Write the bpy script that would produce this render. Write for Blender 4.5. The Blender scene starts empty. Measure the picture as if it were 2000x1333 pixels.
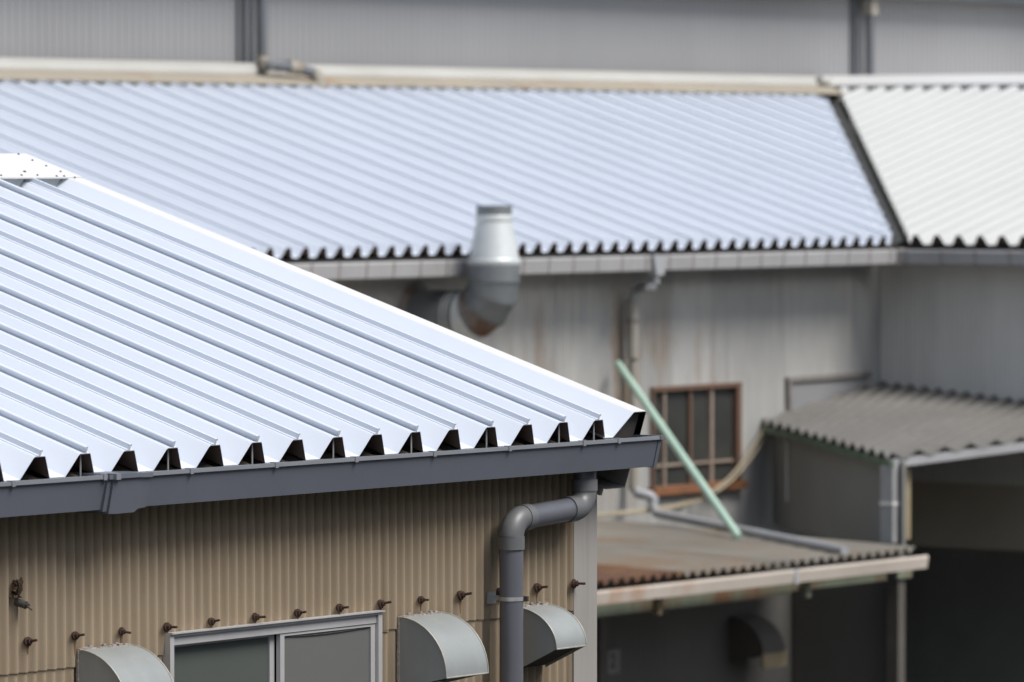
import bpy, math, random
import numpy as np
from mathutils import Vector
random.seed(7)
R_ = math.radians
sc = bpy.context.scene

# ------------------------------------------------------------------ camera
FPX = 11111.0                      # 200 mm on 36 mm, in 2000-px photo pixels
TH = R_(35.4)                      # the eaves run 35.4 degrees right of the view
PI_ = math.atan((666.5 - 315.0) / FPX)
CAM = np.array([0.0, 0.0, 7.0])
FW = np.array([math.cos(TH) * math.cos(PI_), math.sin(TH) * math.cos(PI_), -math.sin(PI_)])
RT = np.array([math.sin(TH), -math.cos(TH), 0.0])
UP = np.cross(RT, FW)
cd = bpy.data.cameras.new('camera'); co = bpy.data.objects.new('camera', cd)
sc.collection.objects.link(co); sc.camera = co
co.location = CAM.tolist()
co.rotation_euler = Vector(FW.tolist()).to_track_quat('-Z', 'Y').to_euler()
cd.sensor_width = 36.0; cd.lens = 200.0; cd.clip_start = 0.5; cd.clip_end = 2000.0
cd.dof.use_dof = True; cd.dof.focus_distance = 25.6; cd.dof.aperture_fstop = 4.0; cd.dof.aperture_blades = 9

# ------------------------------------------------------------------ sky, sun, exposure
SUN_AZ = (0.09, -1.0); SUN_EL = R_(54)
w = bpy.data.worlds.new('World'); sc.world = w; w.use_nodes = True
wn, wl = w.node_tree.nodes, w.node_tree.links
sky = wn.new('ShaderNodeTexSky'); sky.sky_type = 'NISHITA'; sky.sun_disc = False
sky.sun_elevation = SUN_EL; sky.sun_rotation = math.atan2(SUN_AZ[0], SUN_AZ[1])
sky.dust_density = 1.5; sky.air_density = 1.0; sky.ozone_density = 1.0
hs = wn.new('ShaderNodeHueSaturation'); hs.inputs['Saturation'].default_value = 0.55
wl.new(sky.outputs['Color'], hs.inputs['Color'])
wl.new(hs.outputs['Color'], wn['Background'].inputs['Color'])
wn['Background'].inputs['Strength'].default_value = 0.06
sd = bpy.data.lights.new('sun', 'SUN'); sd.energy = 1.5; sd.angle = R_(30); sd.color = (1.0, 0.97, 0.92)
so = bpy.data.objects.new('sun', sd); sc.collection.objects.link(so)
_h = math.hypot(*SUN_AZ)
so.rotation_euler = Vector((SUN_AZ[0] / _h * math.cos(SUN_EL), SUN_AZ[1] / _h * math.cos(SUN_EL), math.sin(SUN_EL))).to_track_quat('Z', 'Y').to_euler()
so.location = (20, -10, 40)
vs = sc.view_settings
vs.view_transform = 'Standard'; vs.look = 'None'; vs.gamma = 1.0; vs.use_curve_mapping = False
vs.exposure = 1.4
sc.render.engine = 'CYCLES'
sc.cycles.max_bounces = 6; sc.cycles.diffuse_bounces = 4; sc.cycles.use_denoising = True

# ------------------------------------------------------------------ photo pixel -> point on a known plane
def A(*p): return np.array(p, float)
def ray(x, y): return FW + (x - 1000) / FPX * RT - (y - 666.5) / FPX * UP
def onp(x, y, P, n):
    r = ray(x, y); return CAM + r * (np.dot(A(*P) - CAM, n) / np.dot(r, n))
def onY(x, y, Y): return onp(x, y, (0, Y, 0), A(0, 1, 0))
def onX(x, y, X): return onp(x, y, (X, 0, 0), A(1, 0, 0))
def onZ(x, y, Z): return onp(x, y, (0, 0, Z), A(0, 0, 1))

# ------------------------------------------------------------------ materials
def mat(name, c1, c2=None, scale=3.0, stretch=(1, 1, 1), rough=0.6, metal=0.0, bump=0.0, bscale=60.0,
        rust=None, rust_amt=0.5, rust_scale=1.2, rust_stretch=(1, 1, 0.35), spec=0.5, coat=0.0, per_object=0.0,
        streak=None, streak_amt=0.5, rough_var=0.0, zone=None):
    m = bpy.data.materials.new(name); m.use_nodes = True
    N, L = m.node_tree.nodes, m.node_tree.links
    b = N['Principled BSDF']
    b.inputs['Roughness'].default_value = rough; b.inputs['Metallic'].default_value = metal
    b.inputs['Specular IOR Level'].default_value = spec; b.inputs['Coat Weight'].default_value = coat
    geo = N.new('ShaderNodeNewGeometry')
    def noise(sc_, st, detail=5.0, rough_=0.6):
        mp = N.new('ShaderNodeMapping'); mp.inputs['Scale'].default_value = st
        L.new(geo.outputs['Position'], mp.inputs['Vector'])
        n = N.new('ShaderNodeTexNoise'); n.inputs['Scale'].default_value = sc_
        n.inputs['Detail'].default_value = detail; n.inputs['Roughness'].default_value = rough_
        L.new(mp.outputs['Vector'], n.inputs['Vector']); return n.outputs['Fac']
    def ramp(fac, a, z):
        r = N.new('ShaderNodeMapRange'); r.inputs['From Min'].default_value = a; r.inputs['From Max'].default_value = z
        L.new(fac, r.inputs['Value']); return r.outputs['Result']
    def mix(fac, ca, cb):
        x = N.new('ShaderNodeMix'); x.data_type = 'RGBA'
        if isinstance(fac, float): x.inputs[0].default_value = fac
        else: L.new(fac, x.inputs[0])
        for s, c in ((6, ca), (7, cb)):
            if isinstance(c, tuple): x.inputs[s].default_value = (*c, 1)
            else: L.new(c, x.inputs[s])
        return x.outputs[2]
    c2 = c2 or tuple(v * 0.85 for v in c1)
    col = mix(ramp(noise(scale, stretch), 0.3, 0.7), c1, c2)
    if per_object:
        oi = N.new('ShaderNodeObjectInfo'); hv = N.new('ShaderNodeHueSaturation')
        mm = N.new('ShaderNodeMapRange'); mm.inputs['To Min'].default_value = 1 - per_object; mm.inputs['To Max'].default_value = 1 + per_object * 0.6
        L.new(oi.outputs['Random'], mm.inputs['Value']); L.new(mm.outputs['Result'], hv.inputs['Value'])
        L.new(col, hv.inputs['Color']); col = hv.outputs['Color']
    if streak:
        f = ramp(noise(2.2, (6, 6, 0.25), 6.0, 0.7), 0.52, 0.75)
        mu = N.new('ShaderNodeMath'); mu.operation = 'MULTIPLY'; mu.inputs[1].default_value = streak_amt
        L.new(f, mu.inputs[0]); col = mix(mu.outputs[0], col, streak)
    if rust:
        f = ramp(noise(rust_scale, rust_stretch, 8.0, 0.72), 1 - rust_amt - 0.08, 1 - rust_amt + 0.1)
        if zone:                                   # rust only around one place on the thing
            d = N.new('ShaderNodeVectorMath'); d.operation = 'SUBTRACT'; d.inputs[1].default_value = zone[0]
            L.new(geo.outputs['Position'], d.inputs[0])
            sv = N.new('ShaderNodeVectorMath'); sv.operation = 'DIVIDE'; sv.inputs[1].default_value = zone[1]
            L.new(d.outputs[0], sv.inputs[0])
            ln = N.new('ShaderNodeVectorMath'); ln.operation = 'LENGTH'; L.new(sv.outputs[0], ln.inputs[0])
            z = ramp(ln.outputs['Value'], 1.0, 0.45)
            mu = N.new('ShaderNodeMath'); mu.operation = 'MULTIPLY'; L.new(f, mu.inputs[0]); L.new(z, mu.inputs[1]); f = mu.outputs[0]
        rc = mix(noise(9.0, (1, 1, 1)), rust, tuple(v * 0.45 for v in rust))
        col = mix(f, col, rc)
    L.new(col, b.inputs['Base Color'])
    if rough_var:
        rr = N.new('ShaderNodeMapRange'); rr.inputs['To Min'].default_value = rough - rough_var; rr.inputs['To Max'].default_value = rough + rough_var
        L.new(noise(1.7, (1, 1, 1)), rr.inputs['Value']); L.new(rr.outputs['Result'], b.inputs['Roughness'])
    if bump:
        bp = N.new('ShaderNodeBump'); bp.inputs['Strength'].default_value = bump; bp.inputs['Distance'].default_value = 0.01
        L.new(noise(bscale, (1, 1, 1)), bp.inputs['Height']); L.new(bp.outputs['Normal'], b.inputs['Normal'])
    return m

M = {}
M['roof'] = mat('white_roof_paint', (0.607, 0.646, 0.714), (0.578, 0.618, 0.684), 0.9, rough=0.42, rough_var=0.08, spec=0.5, bump=0.02, bscale=6)
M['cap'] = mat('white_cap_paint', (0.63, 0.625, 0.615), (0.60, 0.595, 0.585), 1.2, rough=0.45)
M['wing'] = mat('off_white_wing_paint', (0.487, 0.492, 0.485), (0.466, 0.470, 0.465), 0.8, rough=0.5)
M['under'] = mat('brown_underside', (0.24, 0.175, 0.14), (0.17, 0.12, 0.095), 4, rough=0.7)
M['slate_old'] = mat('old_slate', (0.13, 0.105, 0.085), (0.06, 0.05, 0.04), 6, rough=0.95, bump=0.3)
M['gutter'] = mat('grey_gutter_vinyl', (0.125, 0.136, 0.162), (0.110, 0.118, 0.141), 1.5, rough=0.42, bump=0.03, bscale=15)
M['gutter_lip'] = mat('grey_gutter_lip', (0.209, 0.220, 0.242), (0.182, 0.193, 0.209), 2.5, rough=0.4)
M['pipe'] = mat('grey_pipe_vinyl', (0.120, 0.124, 0.144), (0.100, 0.104, 0.120), 2.2, (1, 1, 0.5), rough=0.34, streak=(0.160, 0.160, 0.160), streak_amt=0.25)
M['fitting'] = mat('grey_pipe_fitting', (0.136, 0.138, 0.142), (0.112, 0.114, 0.118), 3.0, rough=0.42)
M['tan'] = mat('tan_corrugated_slate', (0.334, 0.269, 0.193), (0.290, 0.230, 0.161), 1.6, (1, 1, 0.6), rough=0.85, bump=0.12, bscale=150,
               streak=(0.201, 0.161, 0.113), streak_amt=0.45, per_object=0.06, spec=0.25)
M['trim'] = mat('grey_corner_trim', (0.311, 0.294, 0.277), (0.269, 0.256, 0.239), 2.0, (1, 1, 0.4), rough=0.6, streak=(0.185, 0.168, 0.151), streak_amt=0.4)
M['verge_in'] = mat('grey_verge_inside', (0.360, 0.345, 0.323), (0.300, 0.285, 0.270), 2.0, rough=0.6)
M['verge_end'] = mat('verge_end_shade', (0.075, 0.07, 0.065), (0.06, 0.056, 0.052), 3, rough=0.7)  # shade inside the open verge end, put into the colour
M['rusty_bolt'] = mat('rusty_bolt', (0.075, 0.033, 0.02), (0.03, 0.016, 0.012), 60, rough=0.9, bump=0.5, bscale=300)
M['rust_run'] = mat('rust_run', (0.189, 0.085, 0.034), (0.265, 0.161, 0.076), 30, (1, 1, 0.3), rough=0.9)
M['hood'] = mat('zinc_hood', (0.315, 0.334, 0.331), (0.268, 0.286, 0.284), 3.5, (1, 1, 1), rough=0.5, metal=0.25, streak=(0.378, 0.378, 0.357), streak_amt=0.4, bump=0.04, bscale=20)
M['hood_rim'] = mat('zinc_rim', (0.42, 0.42, 0.39), (0.3, 0.27, 0.22), 20, rough=0.55, metal=0.2)
M['dark'] = mat('dark_inside', (0.02, 0.018, 0.016), None, 4, rough=0.9)
M['sealant'] = mat('dirty_sealant', (0.42, 0.37, 0.33), (0.2, 0.17, 0.15), 40, rough=0.9, bump=0.6, bscale=120)
M['alu'] = mat('aluminium_frame', (0.52, 0.51, 0.51), (0.43, 0.42, 0.42), 3.0, rough=0.42, metal=0.25)
M['frost'] = mat('frosted_glass', (0.074, 0.086, 0.077), (0.089, 0.100, 0.091), 0.9, rough=0.3, spec=0.5, bump=0.05, bscale=200)
M['frost2'] = mat('wired_glass', (0.124, 0.127, 0.119), (0.138, 0.140, 0.132), 0.9, rough=0.28, spec=0.5, bump=0.05, bscale=200)
M['steel'] = mat('zinc_steel', (0.55, 0.55, 0.55), (0.38, 0.38, 0.39), 12, rough=0.35, metal=0.5)
M['screw'] = mat('screw', (0.12, 0.115, 0.11), (0.06, 0.055, 0.05), 30, rough=0.6, metal=0.5)
M['bgwall'] = mat('weathered_grey_cladding', (0.460, 0.454, 0.437), (0.345, 0.343, 0.333), 0.9, (1, 1, 0.45), rough=0.8, per_object=0.14,
                  streak=(0.575, 0.529, 0.448), streak_amt=0.6, rust=(0.30, 0.19, 0.10), rust_amt=0.44, rust_scale=1.1, rust_stretch=(2.2, 2.2, 0.3), spec=0.3,
                  zone=((50.6, 34.9, 4.4), (3.6, 3.0, 1.5)))
M['bgwall2'] = mat('dull_grey_cladding', (0.686, 0.673, 0.635), (0.556, 0.545, 0.512), 0.8, (1, 1, 0.4), rough=0.85, per_object=0.08, streak=(0.797, 0.773, 0.705), streak_amt=0.4, spec=0.25)
M['hall'] = mat('blue_grey_cladding', (0.280, 0.280, 0.286), (0.252, 0.252, 0.258), 0.35, rough=0.6, per_object=0.03)
M['hallpipe'] = mat('slate_blue_pipe', (0.125, 0.135, 0.15), (0.105, 0.11, 0.12), 2, rough=0.5)
M['oldpipe'] = mat('weathered_pipe', (0.360, 0.342, 0.302), (0.238, 0.209, 0.166), 2.5, (1, 1, 0.4), rough=0.7, rust=(0.22, 0.13, 0.06), rust_amt=0.42)
M['bgpipe'] = mat('pale_grey_pipe', (0.36, 0.365, 0.38), (0.29, 0.29, 0.3), 1.5, rough=0.5)
M['bggutter'] = mat('pale_grey_gutter', (0.36, 0.355, 0.36), (0.29, 0.285, 0.285), 0.8, rough=0.6, streak=(0.25, 0.22, 0.19), streak_amt=0.5)
M['hook'] = mat('gutter_hook', (0.25, 0.23, 0.215), (0.18, 0.16, 0.145), 8, rough=0.8)
M['valley'] = mat('dark_valley_sheet', (0.07, 0.07, 0.065), (0.05, 0.05, 0.045), 2, rough=0.7)
M['ridge'] = mat('cream_ridge_flashing', (0.429, 0.425, 0.400), (0.370, 0.363, 0.333), 0.7, rough=0.55)
M['ridge_low'] = mat('tan_ridge_skirt', (0.343, 0.300, 0.234), (0.281, 0.250, 0.203), 0.7, rough=0.8, rust=(0.36, 0.2, 0.1), rust_amt=0.36, rust_stretch=(0.6, 1, 1))
M['zinc'] = mat('galvanised_duct', (0.68, 0.70, 0.69), (0.54, 0.57, 0.565), 3.0, rough=0.42, metal=0.3, bump=0.05, bscale=9)
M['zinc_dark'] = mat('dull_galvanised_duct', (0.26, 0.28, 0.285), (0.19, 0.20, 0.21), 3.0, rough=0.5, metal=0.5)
M['zinc_rust'] = mat('rusting_galvanised_duct', (0.30, 0.31, 0.30), (0.22, 0.22, 0.21), 3.0, rough=0.6, metal=0.3, rust=(0.20, 0.085, 0.045), rust_amt=0.5, rust_scale=1.6, rust_stretch=(1, 1, 1))
M['canopy'] = mat('grey_slate_sheet', (0.150, 0.144, 0.133), (0.114, 0.109, 0.101), 0.9, rough=0.9, bump=0.1, bscale=40, streak=(0.198, 0.186, 0.168), streak_amt=0.4)
M['green'] = mat('green_painted_steel', (0.115, 0.17, 0.10), (0.085, 0.12, 0.075), 4, rough=0.65)
M['greenrust'] = mat('flaking_green_steel', (0.16, 0.185, 0.13), (0.12, 0.13, 0.09), 3, rough=0.8, rust=(0.2, 0.1, 0.045), rust_amt=0.48, rust_scale=1.4)
M['pole'] = mat('mint_green_pole', (0.40, 0.54, 0.45), (0.34, 0.47, 0.39), 3, rough=0.5)
M['sheetwall'] = mat('dark_grey_sheet', (0.270, 0.265, 0.244), (0.225, 0.220, 0.202), 0.8, rough=0.75, streak=(0.300, 0.287, 0.262), streak_amt=0.4)
M['post'] = mat('pale_grey_post', (0.323, 0.323, 0.319), (0.255, 0.255, 0.255), 2.5, rough=0.6)
M['tanpipe'] = mat('yellowed_pipe', (0.34, 0.28, 0.175), (0.25, 0.19, 0.11), 3, rough=0.7)
M['lowroof'] = mat('stained_slate_sheet', (0.215, 0.197, 0.168), (0.145, 0.131, 0.107), 0.8, (1.6, 0.7, 1), rough=0.9, bump=0.12, bscale=30,
                   rust=(0.27, 0.165, 0.085), rust_amt=0.42, rust_scale=0.6, rust_stretch=(1, 1, 1))
M['rustroof'] = mat('rusted_iron_sheet', (0.145, 0.075, 0.045), (0.09, 0.045, 0.03), 1.8, rough=0.95, bump=0.3, rust=(0.28, 0.15, 0.05), rust_amt=0.42)
M['fascia'] = mat('dirty_cream_fascia', (0.50, 0.44, 0.385), (0.40, 0.35, 0.3), 1.1, (1, 1, 2), rough=0.75, rust=(0.42, 0.19, 0.06), rust_amt=0.45, rust_scale=0.9, rust_stretch=(1, 1, 0.4),
                  zone=((42.6, 30.2, 2.9), (3.4, 3.0, 2.0)))
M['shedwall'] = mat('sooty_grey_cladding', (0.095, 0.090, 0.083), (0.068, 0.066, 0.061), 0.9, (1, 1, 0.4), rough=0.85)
M['shedpost'] = mat('brown_grey_post', (0.094, 0.085, 0.074), (0.066, 0.058, 0.050), 3, rough=0.75)
M['brown'] = mat('brown_inner_board', (0.494, 0.437, 0.342), (0.380, 0.332, 0.266), 0.6, rough=0.9)
M['rustframe'] = mat('rusty_window_frame', (0.15, 0.075, 0.045), (0.11, 0.075, 0.055), 5, rough=0.85, bump=0.3)
M['rustsill'] = mat('orange_rust_sill', (0.247, 0.103, 0.043), (0.165, 0.074, 0.039), 4, rough=0.9)
M['tanbar'] = mat('tan_window_bar', (0.33, 0.27, 0.22), (0.24, 0.18, 0.14), 5, rough=0.8)
M['darkglass'] = mat('dirty_dark_glass', (0.038, 0.041, 0.04), (0.055, 0.055, 0.05), 2, rough=0.22, spec=0.5)
M['hose'] = mat('beige_hose', (0.38, 0.33, 0.24), (0.3, 0.25, 0.17), 5, rough=0.7)
M['dim'] = mat('dim_shop_wall', (0.480, 0.490, 0.440), (0.340, 0.350, 0.310), 0.5, rough=0.9)
M['asphalt'] = mat('yard_asphalt', (0.065, 0.064, 0.062), (0.045, 0.044, 0.043), 0.6, rough=0.9, bump=0.3)
M['plate'] = mat('dull_number_plate', (0.17, 0.165, 0.15), (0.14, 0.135, 0.125), 6, rough=0.7)
M['ink'] = mat('black_ink', (0.02, 0.02, 0.02), None, 5, rough=0.8)
M['foam'] = mat('brown_foam', (0.12, 0.075, 0.045), (0.05, 0.032, 0.022), 25, rough=0.95, bump=0.8, bscale=90)

# ------------------------------------------------------------------ building blocks
WO = {}
col = sc.collection
def link(name, data, parent=None, loc=(0, 0, 0)):
    o = bpy.data.objects.new(name, data); col.objects.link(o)
    loc = A(*loc); WO[o] = loc
    if parent is not None: o.parent = parent; loc = loc - WO[parent]
    o.location = loc.tolist(); return o
def thing(name, label, cat, loc, group=None):
    o = link(name, None, None, loc); o.empty_display_size = 0.3
    o['label'] = label; o['category'] = cat
    if group: o['group'] = group
    return o
def tag(o, label, cat, kind=None):
    o['label'] = label
    if cat: o['category'] = cat
    if kind: o['kind'] = kind
    return o

class MB:
    def __init__(s): s.v = []; s.f = []; s.m = []
    def add(s, vs_, fs, mi=0):
        b = len(s.v); s.v += [tuple(map(float, p)) for p in vs_]
        for q in fs: s.f.append(tuple(b + i for i in q)); s.m.append(mi)
        return s
    def box(s, p0, p1, mi=0):
        (x0, y0, z0), (x1, y1, z1) = p0, p1
        return s.add([(x0, y0, z0), (x1, y0, z0), (x1, y1, z0), (x0, y1, z0), (x0, y0, z1), (x1, y0, z1), (x1, y1, z1), (x0, y1, z1)],
                     [(0, 3, 2, 1), (4, 5, 6, 7), (0, 1, 5, 4), (1, 2, 6, 5), (2, 3, 7, 6), (3, 0, 4, 7)], mi)
    def prism(s, ring, vec, mi=0, capmi=None):
        ring = [A(*p) for p in ring]; n = len(ring); vec = A(*vec)
        b = len(s.v); s.v += [tuple(p) for p in ring] + [tuple(p + vec) for p in ring]
        for i in range(n):
            j = (i + 1) % n; s.f.append((b + i, b + j, b + n + j, b + n + i)); s.m.append(mi)
        cm = mi if capmi is None else capmi
        s.f.append(tuple(b + i for i in range(n))[::-1]); s.m.append(cm)
        s.f.append(tuple(b + n + i for i in range(n))); s.m.append(cm); return s
    def bar(s, a, b_, wd, dp, up=(0, 0, 1), mi=0):
        a, b_, up = A(*a), A(*b_), A(*up); d = b_ - a; d1 = d / np.linalg.norm(d)
        e = np.cross(d1, up); e /= np.linalg.norm(e); g = np.cross(e, d1)
        return s.prism([a + e * i * wd / 2 + g * j * dp / 2 for i, j in ((-1, -1), (1, -1), (1, 1), (-1, 1))], d, mi)
    def tube(s, path, r, n=16, mi=0, caps=True):
        path = [A(*p) for p in path]; k = len(path)
        rs = r if isinstance(r, (list, tuple)) else [r] * k
        b = len(s.v); ref = None
        for i, p in enumerate(path):
            t = path[min(i + 1, k - 1)] - path[max(i - 1, 0)]
            nt = np.linalg.norm(t); t = t / nt if nt > 1e-9 else tp
            tp = t
            if ref is None: ref = A(0, 0, 1) if abs(t[2]) < 0.9 else A(1, 0, 0)
            e = ref - t * np.dot(ref, t); e /= np.linalg.norm(e); ref = e; g = np.cross(t, e)
            for q in range(n):
                a = 2 * math.pi * q / n; s.v.append(tuple(p + rs[i] * (math.cos(a) * e + math.sin(a) * g)))
        for i in range(k - 1):
            for q in range(n):
                q2 = (q + 1) % n; s.f.append((b + i * n + q, b + i * n + q2, b + (i + 1) * n + q2, b + (i + 1) * n + q)); s.m.append(mi)
        if caps:
            s.f.append(tuple(b + q for q in range(n))[::-1]); s.m.append(mi)
            s.f.append(tuple(b + (k - 1) * n + q for q in range(n))); s.m.append(mi)
        return s
    def strip(s, fr, ss, hh, tr, thick=0.004, mt=0, mb_=1):
        # a formed sheet: cross-section (ss, hh) run along t between tr(s); two skins and closed ends
        O, es, et, n = fr; b = len(s.v); k = 0
        for q, h in zip(ss, hh):
            r = tr(q)
            if r is None: continue
            for dh in (0, -thick):
                for t in r: s.v.append(tuple(O + es * q + et * t + n * (h + dh)))
            k += 1
        for i in range(k - 1):
            a, c = b + 4 * i, b + 4 * (i + 1)
            for q, mi in (((a, c, c + 1, a + 1), mt), ((a + 2, a + 3, c + 3, c + 2), mb_), ((a, a + 2, c + 2, c), mt), ((a + 1, c + 1, c + 3, a + 3), mt)):
                s.f.append(q); s.m.append(mi)
        return s
    def mesh(s, name, mats, origin, angle=38):
        me = bpy.data.meshes.new(name)
        me.from_pydata([tuple(A(*p) - origin) for p in s.v], [], s.f)
        for m in mats: me.materials.append(M[m])
        me.polygons.foreach_set('material_index', s.m)
        me.polygons.foreach_set('use_smooth', [True] * len(me.polygons))
        me.set_sharp_from_angle(angle=R_(angle)); me.update(); return me
    def build(s, name, mats, parent=None, angle=38, origin=None):
        if isinstance(mats, str): mats = [mats]
        P = np.array(s.v)
        if origin is None: origin = A((P[:, 0].min() + P[:, 0].max()) / 2, (P[:, 1].min() + P[:, 1].max()) / 2, P[:, 2].min())
        return link(name, s.mesh(name, mats, A(*origin), angle), parent, origin)

def clip(poly):
    # t-range of a convex polygon (s, t) at a given s
    def f(q):
        ts = []
        for i in range(len(poly)):
            (s0, t0), (s1, t1) = poly[i], poly[(i + 1) % len(poly)]
            if abs(s1 - s0) > 1e-9 and min(s0, s1) - 1e-9 <= q <= max(s0, s1) + 1e-9:
                ts.append(t0 + (t1 - t0) * (q - s0) / (s1 - s0))
        return (min(ts), max(ts)) if len(ts) > 1 and max(ts) - min(ts) > 0.01 else None
    return f
def wave(s0, s1, pitch, amp, k=8, ph=0.0):
    n = max(2, int(round((s1 - s0) / pitch * k)))
    ss = [s0 + (s1 - s0) * i / n for i in range(n + 1)]
    return ss, [amp * math.cos(2 * math.pi * (q - ph) / pitch) for q in ss]
def ROOF(O, es, dip, rise):
    # frame of a roof plane: es along the eave, dip = horizontal uphill direction, rise = tan of the pitch
    a = math.atan(rise); d = A(*dip)
    et = d * math.cos(a) + A(0, 0, math.sin(a)); n = -d * math.sin(a) + A(0, 0, math.cos(a))
    return (A(*O), A(*es), et, n)

RISE = 0.318
# ================================================================== THE GROUND
g = MB().box((-400, -400, -0.5), (500, 500, 0)).build('ground', 'asphalt'); g['kind'] = 'structure'; tag(g, 'dark asphalt yard between the workshops', None)

# ================================================================== THE NEAR WORKSHOP
YW = 15.47; YE = 15.33; ZE = 5.677; XC = 22.456; XL = 15.4
near = thing('workshop', 'nearest workshop with pale folded metal roof, grey gutter and tan corrugated wall', 'building', (19, 18, 0))
fr = ROOF((0, YE, ZE), (1, 0, 0), (0, 1, 0), RISE)
cosA = math.cos(math.atan(RISE)); TR = (19.22 - YE) / cosA          # slope length to the ridge
PIT = 0.293; HR = 0.10
SEAM_LAST = 22.241
def near_panels():
    k = 0; x1 = SEAM_LAST
    while x1 > XL:
        x0 = x1 - PIT
        ss = [x0 + q for q in (0.0, 0.032, 0.036, 0.0955, 0.0985, 0.1975, 0.2005, 0.253, 0.262, 0.293)]
        hh = [HR, HR, HR - 0.003, 0.003, 0.0, 0.0, 0.003, HR - 0.007, HR, HR]
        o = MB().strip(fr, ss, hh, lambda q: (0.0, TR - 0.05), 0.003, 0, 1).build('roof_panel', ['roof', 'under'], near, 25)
        # the standing seam on the right rib of this panel; two kinds take turns
        A_kind = (k % 2 == 1)
        off = 0.0037 if A_kind else -0.0
        if A_kind: pr = [(-.002, 0), (-.002, .012), (-.011, .0135), (-.0115, .0245), (-.008, .0285), (.006, .029), (.007, .024), (.004, 0)]
        else: pr = [(-.020, 0), (-.020, .003), (-.007, .004), (-.0045, .020), (-.004, .0255), (.004, .0275), (.010, .024), (.010, .017), (.004, .019), (.003, 0)]
        O, es, et, n = fr
        MB().prism([O + es * (x1 + off + a) + n * (HR + .0005 + b) for a, b in pr], et * (TR - 0.05), 0).build('standing_seam', ['roof'], o, 20)
        if A_kind or k == 0:                        # clip rod hanging in the open rib end
            p = O + es * (x1 + off) + n * (HR - .004) + et * 0.03
            q = A(p[0], p[1], p[2] - 0.115)
            MB().tube([p, q], 0.0042, 8).build('clip_rod', 'steel', o)
        x1 = x0; k += 1
near_panels()
# last half panel up to the verge
O, es, et, n = fr
ss = [SEAM_LAST + q for q in (0.0, 0.032, 0.036, 0.0955, 0.0985, 0.155, 0.16, 0.165)]
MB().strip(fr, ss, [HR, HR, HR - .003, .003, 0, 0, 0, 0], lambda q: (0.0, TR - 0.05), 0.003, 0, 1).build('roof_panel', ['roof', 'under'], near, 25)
# verge flashing: flank, flat top, outer face; three lengths that lap each other
XV = 22.626; XF = 22.522
def verge(t0, t1, lift):
    b = MB(); tt = 0.003
    prof = [(SEAM_LAST + .075, 0.012), (SEAM_LAST + .079, 0.004), (SEAM_LAST + .158, 0.0035), (XF - .002, .124), (XF + .004, .1275), (XV - .003, .1275), (XV, .124), (XV, -0.02)]
    ss = [p[0] + (lift if i > 5 else 0) for i, p in enumerate(prof)]; hh = [p[1] + lift for p in prof]
    b.strip(fr, ss[:4], hh[:4], lambda q: (t0, t1), tt, 2, 1); b.strip(fr, ss[3:], hh[3:], lambda q: (t0, t1), tt, 0, 1); return b
vg = []
for t0, t1, lf in ((-0.002, 2.13, 0.0022), (2.09, 4.0, 0.0)):
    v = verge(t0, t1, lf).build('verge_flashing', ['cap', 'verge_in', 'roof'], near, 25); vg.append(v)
# the blue-white flank reads as roof paint, the top as the cap colour: one paint, the light on each face put into its colour
O_ = fr[0]
def scr(parent, P, nrm, r=0.006):
    nrm = A(*nrm); MB().tube([P, P + nrm * 0.002, P + nrm * 0.002, P + nrm * 0.006], [r * 1.5, r * 1.5, r, r * .8], 8).build('screw', 'screw', parent)
for x, y in ((240, 420), (310, 450), (452, 508), (590, 565), (732, 625), (880, 687), (1022, 747), (1180, 818)):
    P = onp(x, y, O + n * .012, n); t = np.dot(P - O, et)
    scr(vg[0] if t < 2.1 else vg[1], O + es * (SEAM_LAST + .07) + et * t + n * 0.034, n, 0.0055)
MB().prism([O + es * a_ + n * b_ + et * .03 for a_, b_ in ((SEAM_LAST + .165, .002), (XF + .002, .122), (XV - .004, .122), (XV - .004, -.02), (SEAM_LAST + .2, -.02))], et * .003).build('end_shade_plate', 'verge_end', vg[0])  # added plate, its dark grey stands in for the shaded open end
# verge board below, seen under the gutter end: inside face and return flange
def vb():
    b = MB(); o2 = O + et * 0.0
    b.strip((O, n, et, es), [-0.262, -0.02], [XV - 0.004, XV - 0.004], lambda q: (0.0 - 0.0, TR), 0.003, 0, 0)
    return b
board = vb().build('verge_board', 'verge_in', near)
b = MB(); b.prism([O + es * (XV - .006) + n * -.262 + et * 0.0, O + es * (XV - .17) + n * -.262 + et * 0.0, O + es * (XV - .17) + n * -.256, O + es * (XV - .006) + n * -.256], et * TR)
b.build('flange', 'trim', board)
b = MB(); b.prism([O + es * (XV - .155) + n * -.30 + et * 0.02, O + es * (XV - .175) + n * -.30 + et * 0.02, O + es * (XV - .175) + n * -.263 + et * .02, O + es * (XV - .155) + n * -.263 + et * .02], et * TR)
b.build('drip_edge', 'trim', board)

# old corrugated slate under the new roof
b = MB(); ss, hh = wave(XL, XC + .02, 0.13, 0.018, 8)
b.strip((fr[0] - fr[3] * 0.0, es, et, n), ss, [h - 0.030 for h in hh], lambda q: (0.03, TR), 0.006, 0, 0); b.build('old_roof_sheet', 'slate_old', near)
# back slope and gable, closing the building
frb = ROOF((0, 2 * 19.22 - YE, ZE), (1, 0, 0), (0, -1, 0), RISE)
ss, hh = wave(XL, XV, PIT, 0.05, 6)
MB().strip(frb, ss, [h + .05 for h in hh], lambda q: (0, TR), 0.004, 0, 1).build('back_roof', ['roof', 'under'], near, 25)
YB = 2 * 19.22 - YW
MB().box((XL, YB - .05, 0), (XC, YB, 5.55)).build('back_wall', 'tan', near)
for x in (XL, XC - .03):
    MB().prism([(x, YW + .02, 0), (x, YB - .05, 0), (x, YB - .05, 5.55), (x, 19.22, 6.75), (x, YW + .02, 5.55)], (.03, 0, 0)).build('gable_wall', 'tan', near)

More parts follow.
